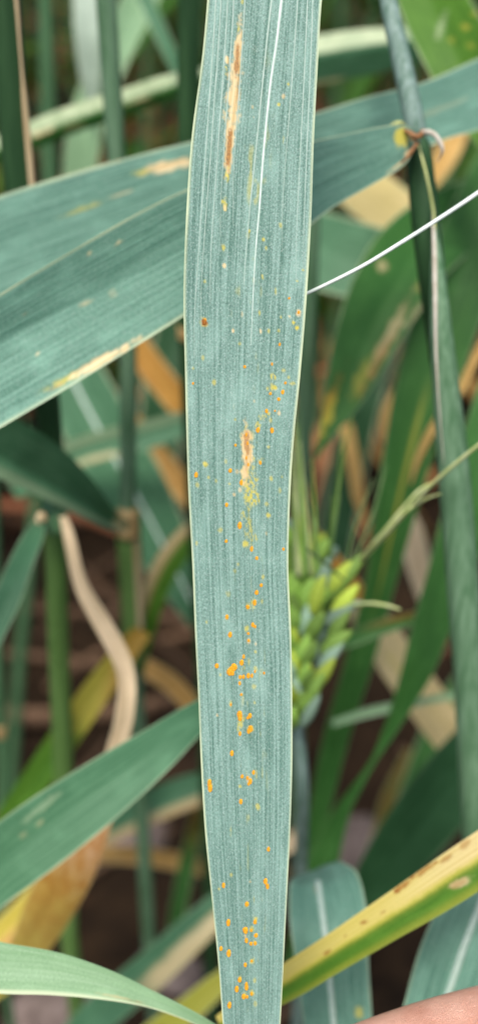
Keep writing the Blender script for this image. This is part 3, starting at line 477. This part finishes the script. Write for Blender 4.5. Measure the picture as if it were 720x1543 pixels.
Lf('pale green blade with white edge arching in below the yellow leaf', 'pale', [(-160, 1440, .204, 34, 34), (-60, 1446, .204, 38, 36), (0, 1456, .204, 38, 34), (80, 1463, .204, 34, 27), (160, 1480, .204, 25, 18), (225, 1503, .2045, 14, 11), (280, 1527, .205, 9, 8), (320, 1548, .206, 7, 6), (390, 1590, .208, 1, 1)], fold=[8, 8, 12, 20], n=100, k=31, paint=lambda t, u, nz: {3: .95*sstep(-.78, -.92, u)}, patches=[(180, 1503, 34, 3, 12, 1, .5), (200, 1508, 16, 2.5, 14, 2, .35)], margin=.8, seed=31)
Lf('teal leaf with brown lower margin behind the orange blade', 'teal', [(110, 1280, .42, 14, 14), (180, 1238, .41, 24, 22), (250, 1205, .405, 26, 24), (310, 1185, .405, 22, 22), (390, 1170, .41, 3, 3)], fold=12, n=60, k=19, paint=lambda t, u, nz: {1: .7*sstep(-.3, -.6, u), 2: .3*sstep(-.5, -.8, u)}, margin=0, seed=32)
Lf('straw-coloured dry leaf lying level near the soil', 'tan', [(60, 1300, .45, 8, 8), (140, 1288, .44, 13, 12), (220, 1290, .44, 14, 13), (300, 1306, .445, 13, 12), (400, 1335, .45, 3, 3)], fold=16, n=50, k=15, paint=lambda t, u, nz: {2: .2*nz}, seed=33)
Lf('slanting green and tan leaf near the foot of the rusted leaf', 'teal', [(420, 1290, .38, 6, 6), (360, 1340, .375, 18, 18), (300, 1395, .37, 25, 25), (230, 1460, .37, 28, 28), (160, 1520, .372, 28, 28), (90, 1590, .375, 20, 20), (30, 1660, .38, 2, 2)], fold=12, n=70, k=21, paint=lambda t, u, nz: {1: .75*sstep(-.2, .2, u+.3*(nz-.5))*sstep(.6, .48, t)}, margin=.3, seed=34)
Lf('yellow-green leaf low down beside the foot of the rusted leaf', 'fresh', [(400, 1430, .345, 8, 8), (335, 1478, .343, 16, 16), (280, 1525, .342, 20, 20), (210, 1580, .343, 20, 20), (130, 1650, .35, 2, 2)], fold=12, n=50, k=15, paint=lambda t, u, nz: {0: .6+0*t}, seed=35)
Lf('slim greenish-brown leaf standing over the dark soil', 'green', [(318, 1150, .43, 5, 5), (300, 1220, .43, 10, 10), (282, 1300, .435, 12, 12), (265, 1390, .44, 12, 12), (250, 1470, .45, 8, 8)], fold=16, n=50, k=13, paint=lambda t, u, nz: {2: .7*sstep(.5, .2, t)}, seed=36)
Lf('ochre leaf piece behind the withered orange blade', 'tan', [(130, 1250, .36, 10, 10), (75, 1330, .36, 20, 20), (30, 1385, .36, 24, 24), (-40, 1450, .362, 20, 20), (-100, 1510, .365, 2, 2)], fold=10, n=50, k=15, paint=lambda t, u, nz: {0: .8*sstep(.3, .0, u)+.0*t}, seed=37)
o = Lf('yellow and green diseased blade slanting across the lower right, speckled brown', 'fresh', [(330, 1543, .222, 12, 12), (425, 1484, .218, 26, 24), (500, 1436, .215, 29, 26), (580, 1386, .213, 32, 30), (650, 1342, .212, 36, 34), (720, 1296, .211, 38, 36), (830, 1225, .212, 36, 34), (960, 1145, .215, 4, 4)], fold=[-10, -16, -16, -10], n=160, k=45,
   paint=lambda t, u, nz: {0: np.clip(.35+.9*sstep(.25, -.15, -u+.0)*1.0, 0, 1)*sstep(-.4, .25, u+.12*(nz-.5))+.35*sstep(-.5, -.95, u), 1: .8*sstep(-.05, .3, u+.15*(nz-.5))*(.35+.6*sstep(.35, .75, t))},
   patches=[(a, b, r1, r2, -33, 2, s) for a, b, r1, r2, s in ((640, 1310, 24, 6, .75), (605, 1335, 18, 6, .8), (672, 1293, 16, 5, .6), (700, 1272, 14, 6, .5), (548, 1390, 6, 5, .9), (577, 1374, 5, 4, .8), (492, 1436, 7, 3, .7), (620, 1322, 8, 4, 1), (655, 1300, 7, 3, 1), (690, 1332, 16, 7, .35), (596, 1343, 6, 4, 1), (520, 1410, 4, 3, .6), (630, 1302, 4, 3, .9), (585, 1330, 4, 3, .8))] + [(692, 1330, 20, 9, -20, 1, .8)], margin=.1, seed=38)
# blade bent over behind the yellow one
o = Lf('blue-green blade bent over at the top with a pale midrib, behind the yellow blade', 'wax', [(474, 1311, .268, 6, 10), (475, 1314, .264, 22, 30), (477, 1321, .259, 36, 48), (480, 1338, .253, 44, 62), (487, 1390, .246, 50, 66), (495, 1460, .244, 48, 60), (504, 1560, .243, 44, 56), (514, 1680, .244, 34, 42), (526, 1800, .247, 5, 5)], fold=[12, 10, 8, 8], n=110, k=31, patches=[(541, 1525, 8, 14, 0, 0, .7), (478, 1337, 6, 9, 0, 2, .6)], margin=.5, seed=39)
midrib(o, .12, .97, .0014, .0012, 'midrib2')
o = Lf('wide blue-green blade with pale midrib rising behind the finger', 'wax', [(780, 1240, .242, 34, 36), (745, 1310, .24, 50, 54), (712, 1390, .238, 56, 66), (690, 1450, .237, 60, 60), (668, 1520, .237, 58, 58), (645, 1600, .237, 52, 52), (610, 1720, .24, 8, 8)], fold=9, n=90, k=31, margin=.45, seed=40)
midrib(o, .05, .95, .0016, .0014, 'midrib2')
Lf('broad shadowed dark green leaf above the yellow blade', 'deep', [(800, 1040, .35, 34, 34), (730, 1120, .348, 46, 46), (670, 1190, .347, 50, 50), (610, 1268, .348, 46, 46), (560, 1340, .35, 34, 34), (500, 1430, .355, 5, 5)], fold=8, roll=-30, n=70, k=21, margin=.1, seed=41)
Lf('thin pale stalk-like leaf lying level behind the tan leaf', 'pale', [(500, 1090, .335, 5, 5), (560, 1072, .335, 7, 7), (630, 1058, .337, 6, 6), (700, 1045, .34, 5, 5), (780, 1030, .345, 1, 1)], fold=20, n=40, k=11, seed=42)
Lf('thin tan leaf edge curling past the grey-green sheath', 'tan', [(745, 480, .31, 5, 5), (715, 540, .31, 6, 6), (690, 590, .312, 6, 6), (655, 640, .315, 7, 6), (630, 690, .318, 5, 4), (618, 730, .32, 1, 1)], fold=20, n=40, k=9, seed=43)
Lf('pale tan leaf blade showing under the streaked drooping leaf', 'tan', [(635, 540, .43, 10, 10), (602, 590, .43, 11, 11), (584, 635, .432, 12, 11), (590, 680, .435, 6, 6), (610, 740, .44, 2, 2)], fold=10, n=40, k=15, seed=44)
Lf('pinkish dry leaf scrap below the yellow leaf tip', 'tan', [(520, 640, .45, 10, 10), (533, 700, .45, 9, 9), (540, 750, .452, 8, 8), (556, 800, .455, 1, 1)], fold=10, n=40, k=13, seed=45)
Lf('pale dry leaf between the two sweeping green blades', 'straw', [(590, 740, .42, 10, 10), (618, 800, .42, 18, 18), (632, 860, .422, 17, 17), (650, 920, .425, 12, 12), (668, 980, .43, 1, 1)], fold=10, n=40, k=13, seed=46)
Lf('slim pink-brown stalk end right of the foot of the ear', 'straw', [(410, 1290, .40, 8, 8), (455, 1258, .40, 13, 13), (478, 1238, .40, 8, 8), (490, 1228, .4, 1, 1)], fold=18, n=30, k=11, seed=47)

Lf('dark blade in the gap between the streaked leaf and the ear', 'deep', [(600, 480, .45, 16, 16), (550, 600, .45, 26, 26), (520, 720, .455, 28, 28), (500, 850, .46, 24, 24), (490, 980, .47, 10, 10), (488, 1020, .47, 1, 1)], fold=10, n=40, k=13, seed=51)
Lf('dull green blade in the gap under the tan diagonal leaf', 'green', [(700, 1010, .46, 10, 10), (660, 1100, .455, 22, 22), (630, 1180, .455, 24, 24), (600, 1270, .46, 20, 20), (580, 1360, .465, 3, 3)], fold=12, n=40, k=13, seed=52)
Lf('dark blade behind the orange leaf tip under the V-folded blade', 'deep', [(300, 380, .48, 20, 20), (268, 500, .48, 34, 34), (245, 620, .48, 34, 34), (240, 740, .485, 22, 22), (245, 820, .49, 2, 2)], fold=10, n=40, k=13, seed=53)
Lf('brownish green blade leaning over the soil beside the stone', 'green', [(620, 1130, .50, 8, 8), (590, 1200, .50, 14, 14), (572, 1270, .505, 15, 15), (540, 1350, .51, 12, 12), (515, 1410, .52, 1, 1)], fold=12, n=40, k=13, paint=lambda t, u, nz: {2: .35+.3*nz}, seed=54)
# ------------------------------------------------------------------ the green ear with awns
ear = plant('green wheat ear with yellow-green spikelets and long awns beside the rusted leaf', np.array([.03, .42, 0]))
ED = .272
ptube('stem', [(452, 840, ED+.006, 6), (446, 950, ED+.004, 9), (444, 1060, ED+.002, 13), (452, 1130, ED+.004, 19), (456, 1200, ED+.01, 20), (454, 1300, ED+.03, 20), (452, 1450, ED+.06, 18)], 'stemblue', ear, n=60, seg=12, ground=True)
def glume_mesh(seed, mat, yellow):
    n, sg = 12, 10; V = []; r = np.random.default_rng(seed)
    for i in range(n):
        t = i/(n-1); rad = (math.sin(math.pi*min(1, t*.86+.10))**.8)*(1-.25*t)*.24+.004
        if i == n-1: rad = .012
        for j in range(sg):
            a = 2*math.pi*j/sg; k = 1+.10*math.cos(a)+(.14 if j == 2 else 0)
            V.append((rad*k*math.cos(a), rad*.72*math.sin(a)+.10*math.sin(math.pi*t)*.6, t))
    me = bpy.data.meshes.new('glume'); me.from_pydata(V, [], gridfaces(n, sg, True)+[tuple(range(sg))[::-1], tuple(range((n-1)*sg, n*sg))])
    me.polygons.foreach_set('use_smooth', [True]*len(me.polygons)); me.materials.append(M[mat]); return me
GM = [glume_mesh(i, m_, 0) for i, m_ in enumerate(('glume', 'glumey', 'glumeb', 'glume'))]
eo = np.array(ear.matrix_world.translation)
def place_glume(name, base, tip, width, me, parent, twist):
    a = tip-base; L = np.linalg.norm(a); zz = a/L; vd = unit(base-C0); xx = unit(np.cross(zz, vd)); yy = np.cross(zz, xx)
    c, s = math.cos(twist), math.sin(twist); xx, yy = xx*c+yy*s, yy*c-xx*s
    o = bpy.data.objects.new(name, me); col.objects.link(o); o.parent = parent
    mt = Matrix((xx*width*2, yy*width*2, zz*L)).transposed().to_4x4(); mt.translation = Vector(base-eo); o.matrix_local = mt; return o
rr = random.Random(3)
px_mm = ED/S_
for k in range(15):
    f = k/14; cy = 1100-f*262; cx = 446+f*14+3*math.sin(k); side = 1 if k % 2 else -1
    wpx = 20+24*min(1, f*1.8)
    sc = .75+.45*min(1, f*1.6)
    bx_, by_ = cx, cy
    sp_ = None
    for q, (dx, dy, dz, mi) in enumerate(((.95, -.62, .000, 2), (.62, -1.0, -.003, 1), (.78, -.85, -.0055, 0), (.30, -1.15, -.004, 3), (.25, -.9, .003, 0))):
        b = P(bx_+side*(4+q % 3)*sc, by_-q*1.5, ED+dz*.3)
        tp = P(bx_+side*(wpx*dx*1.15+rr.uniform(-4, 4)), by_+dy*46*sc+rr.uniform(-5, 5), ED+dz*1.3+rr.uniform(-.001, .001))
        mi2 = mi if rr.random() > .45 else rr.randrange(4)
        if sp_ is None: sp_ = place_glume('spikelet', b, tp, .0030*sc*rr.uniform(.9, 1.2)*1.5, GM[mi2], ear, rr.uniform(-.5, .5)); continue
        g_ = place_glume('glume', b, tp, .0030*sc*rr.uniform(.7, 1.1)*1.4, GM[mi2], ear, rr.uniform(-.5, .5))
    # awn for this spikelet
    tx, ty = bx_+side*wpx*.85, by_-42*sc
    if k in (13, 14, 12, 10, 11, 9, 7):
        ln = rr.uniform(150, 300); sl = rr.uniform(-.02, .12)*side+.02
        ptube('awn', [(tx, ty, ED-.003, 5), (tx+sl*ln*.5+rr.uniform(-6, 6), ty-ln*.5, ED-.008, 3.2), (tx+sl*ln*1.1, ty-ln, ED-.012, 1.2)], rr.choice(['awng', 'awn', 'glume']), ear, n=20, seg=6)
# top spikelet turned right and the awns one can follow
for q, (ax_, bx2, ty) in enumerate(((446, 436, 590), (452, 442, 560), (458, 447, 640), (464, 450, 600), (470, 452, 665), (476, 470, 690), (482, 463, 720), (448, 438, 690), (460, 440, 740), (492, 512, 745))):
    ptube('awn', [(ax_, 868, ED-.006, 5), ((ax_+bx2)/2+rr.uniform(-3, 3), (868+ty)/2, ED-.008, 4), (bx2, ty, ED-.01, 1.2)], ('awng', 'awn', 'glume')[q % 3], ear, n=20, seg=6)
for b, tp, mi, wd in (((490, 905), (552, 832), 0, 24), ((492, 898), (530, 845), 1, 24), ((478, 905), (496, 838), 2, 20), ((500, 930), (540, 880), 1, 22), ((488, 940), (545, 905), 2, 20), ((495, 968), (528, 915), 0, 20), ((484, 985), (530, 950), 3, 22), ((480, 1015), (518, 965), 2, 20), ((470, 1040), (505, 990), 1, 20), ((470, 925), (490, 860), 1, 20), ((462, 1062), (490, 1010), 3, 18), ((455, 1095), (482, 1046), 2, 16)):
    place_glume('glume', P(*b, ED-.005), P(*tp, ED-.008), wd*px_mm*1.25, GM[mi], ear, rr.uniform(-.4, .4))
for pts in ([(546, 842, ED-.008, 6), (572, 816, ED-.014, 6), (600, 785, ED-.022, 6), (640, 740, ED-.031, 6), (690, 695, ED-.040, 6), (760, 640, ED-.05, 5)],
            [(548, 838, ED-.008, 6), (585, 800, ED-.02, 6), (612, 770, ED-.026, 5), (640, 752, ED-.028, 4.5), (663, 744, ED-.03, 2)],
            [(540, 845, ED-.008, 5), (580, 798, ED-.018, 5), (610, 762, ED-.022, 5), (632, 738, ED-.024, 4), (658, 724, ED-.024, 2)],
            [(518, 875, ED-.010, 3), (500, 857, ED-.016, 4.5), (480, 841, ED-.022, 5), (458, 824, ED-.028, 2.5)],
            [(528, 912, ED-.008, 4), (556, 909, ED-.012, 5), (580, 912, ED-.014, 5), (602, 918, ED-.016, 3)],
            [(520, 860, ED-.004, 3), (532, 800, ED-.004, 3), (545, 765, ED-.004, 2.5), (562, 722, ED-.003, 1.5)],
            [(530, 850, ED-.004, 3), (556, 790, ED, 3), (570, 745, ED+.002, 2.5), (582, 700, ED+.004, 1.5)]):
    ptube('awn', pts, 'awn' if pts[0][3] > 3.5 else 'awng', ear, n=30, seg=6)

# ------------------------------------------------------------------ soil litter, stones
def ground_pt(px, py):
    dr = FW+RT*(px-360)/S_-UP*(py-771.5)/S_; return C0+dr*(-CAMH/dr[2])
def straw(x, y, L, a, wd, mat='litter', label='short dry straw lying on the dark soil', group='dry straws scattered on the soil'):
    n = 12; t = np.linspace(-.5, .5, n); bend = random.uniform(-.12, .12)
    cx = x+math.cos(a)*L*t-math.sin(a)*bend*L*(4*t*t); cy = y+math.sin(a)*L*t+math.cos(a)*bend*L*(4*t*t)
    h = soil_h(cx, cy); lin = np.polyval(np.polyfit(t, h, 1), t); cz = lin+np.max(h-lin)*.5+wd*.35
    o = tube('dry_straw', np.stack([cx, cy, cz], 1), wd*(.5-.15*t), mat, None, 8, .55); return tag(o, label, 'straw', group)
for k in range(70):
    straw(random.uniform(-.32, .32), random.uniform(.34, 1.0), random.uniform(.05, .16), random.uniform(-.9, .9)+(math.pi/2 if random.random() < .25 else 0), random.uniform(.003, .007))
for x, y, L, a, wd in ((60, 1062, .15, .08, .014), (40, 970, .16, .05, .008), (110, 905, .2, -.04, .007), (300, 880, .12, .3, .007), (540, 1330, .09, .75, .012), (395, 1180, .1, 1.2, .01)):
    g_ = ground_pt(x, y); straw(g_[0], g_[1], L, a, wd, 'litter', 'thick brown stalk lying across the soil between the plants', 'thick stalks on the soil')
def stone(px, py, sx, sy, sz, label, seed):
    bm = bmesh.new(); bmesh.ops.create_icosphere(bm, subdivisions=4, radius=1); r = np.random.default_rng(seed).random(3)*9
    for v in bm.verts:
        p_ = v.co; n_ = noise2(np.array([p_.x*1.7+r[0]+p_.z]), np.array([p_.y*1.7+r[1]+p_.z*.7]))[0]; n2_ = noise2(np.array([p_.x*5+r[2]]), np.array([p_.y*5+p_.z*4]))[0]
        v.co = p_*(.75+.4*n_+.1*n2_)
    g_ = ground_pt(px, py); h = float(soil_h(g_[0], g_[1]))
    V = np.array([(v.co.x*sx+g_[0], v.co.y*sy+g_[1], v.co.z*sz+h+sz*.35) for v in bm.verts]); F = [[v.index for v in f.verts] for f in bm.faces]; bm.free()
    o = mesh_obj('stone', V, F, 'stone'); tag(o, label, 'stone')
stone(548, 1285, .014, .016, .024, 'rounded grey-brown stone on the soil behind the twisting green blade', 1)
stone(255, 1440, .016, .014, .010, 'small grey stone on the dark soil left of the slanting green and tan leaf', 2)
stone(205, 1240, .016, .014, .012, 'greyish soil lump just above the level straw-coloured leaf', 3)
stone(90, 1510, .022, .02, .012, 'flat grey stone low on the soil under the pale white-edged blade', 4)

# ------------------------------------------------------------------ the rest of the crop
def crop_proto(seed):
    r = random.Random(seed); root = empty('wheat_plant', (0, 0, 0), 'wheat plant standing deep in the crop behind the others', 'wheat plant', 'wheat plants deep in the crop')
    H = r.uniform(.42, .56); lx, ly = r.uniform(-.05, .05), r.uniform(-.05, .05)
    cz = np.linspace(-.02, H, 14); f = cz/H; ax = np.stack([lx*f**1.5, ly*f**1.5, cz], 1)
    tube('stem', ax, np.linspace(.0026, .0014, 14), 'cropstem', root, 8)
    for q in range(6):
        zf = .12+.15*q+r.uniform(-.04, .04); b = np.array([lx*zf**1.5, ly*zf**1.5, H*zf]); an = q*math.pi+r.uniform(-.8, .8)+seed
        L = r.uniform(.14, .24); up = r.uniform(.45, 1.1); dirn = np.array([math.cos(an), math.sin(an), 0]); wd = r.uniform(.0045, .0075)
        pts = []
        for tt in (0, .15, .35, .6, .8, 1):
            p_ = b+dirn*L*tt*(.55+.25*tt)+np.array([0, 0, L*(up*tt-(up*.9+.25)*tt*tt)])
            pts.append((*p_, *(2*[wd*max(.05, min(1, tt*6+.3)*(1-tt**2.5))])))
        dry = q < 1 or (q == 1 and r.random() < .5)
        leaf('leaf_blade', 'cropdry' if dry else 'crop', pts, root, fold=15, n=18, k=7, margin=0, seed=q+seed*7, world=(-math.sin(an)*.001+dirn[0]*.3, dirn[1]*.3, -1))
    return root
protos = [crop_proto(s) for s in range(7)]
spots = []
rs = random.Random(11)
for yy in np.arange(.78, 2.3, .075):
    n = int(5+yy*4)
    for q in range(n):
        x = (q+rs.uniform(.1, .9))/n*2-1; spots.append((x*(.20+.26*yy), yy+rs.uniform(-.04, .04)))
for q in range(44):
    s_ = 1 if q % 2 else -1; yy = rs.uniform(.1, .8); spots.append((s_*(.21+rs.uniform(0, .25)), yy))  # plants flanking the view, added to shade the soil
for (x, y) in ((.16, .60), (.19, .68), (.10, .70), (-.17, .70), (-.2, .62), (.05, .74), (-.07, .76)): spots.append((x, y))
first = set()
for q, (x, y) in enumerate(spots):
    pi = q % 7; pr0 = protos[pi]
    if pi in first:
        root = pr0.copy(); col.objects.link(root)
        for ch in pr0.children:
            c_ = ch.copy(); col.objects.link(c_); c_.parent = root
    else: root = pr0; first.add(pi)
    root.location = (x, y, float(soil_h(x, y))); root.rotation_euler = (0, 0, rs.uniform(0, 6.28)); s_ = rs.uniform(1.2, 1.5) if y > .74 else rs.uniform(.95, 1.2); root.scale = (s_, s_, s_)

# ------------------------------------------------------------------ the hand holding the leaf (only the index finger shows)
def hand():
    root = empty('person', P(900, 2000, .2), 'bare fingertip of a person holding the foot of the rusted leaf', 'person')
    K = lambda x, y, d, r: (P(x, y, d), r)
    J = [K(1180, 1950, .225, .024), K(1060, 1830, .215, .024), K(960, 1740, .208, .021),      # wrist, palm
         K(860, 1549, .196, .0108), K(720, 1575, .1935, .0093), K(600, 1605, .191, .0085), K(500, 1637, .1885, .0077), K(420, 1666, .1865, .0062),   # index
         K(900, 1700, .212, .0098), K(780, 1760, .202, .0087), K(660, 1800, .196, .0080), K(590, 1860, .2, .0066),                   # middle
         K(920, 1800, .216, .0095), K(820, 1870, .207, .0083), K(720, 1920, .202, .0076), K(670, 1980, .207, .0064),
         K(960, 1890, .22, .0088), K(880, 1980, .212, .0074), K(810, 2030, .208, .0066), K(770, 2080, .212, .0056),
         K(1000, 1790, .185, .0125), K(820, 1800, .166, .0105), K(640, 1765, .162, .0093), K(500, 1710, .1665, .0086), K(420, 1690, .1725, .0064)]  # thumb
    Ed = [(0, 1), (1, 2), (2, 3), (3, 4), (4, 5), (5, 6), (6, 7), (2, 8), (8, 9), (9, 10), (10, 11), (2, 12), (12, 13), (13, 14), (14, 15), (1, 16), (16, 17), (17, 18), (18, 19), (1, 20), (20, 21), (21, 22), (22, 23), (23, 24)]
    me = bpy.data.meshes.new('hand'); org = np.array(root.matrix_world.translation)
    me.from_pydata([tuple(p-org) for p, _ in J], Ed, []); o = bpy.data.objects.new('hand', me); col.objects.link(o); o.parent = root
    md = o.modifiers.new('skin', 'SKIN'); md.use_smooth_shade = True
    for v, (p, r) in zip(me.skin_vertices[0].data, J): v.radius = (r, r)
    me.skin_vertices[0].data[1].use_root = True
    sb = o.modifiers.new('sub', 'SUBSURF'); sb.levels = 3; sb.render_levels = 3
    me.materials.append(M['skin'])
hand()
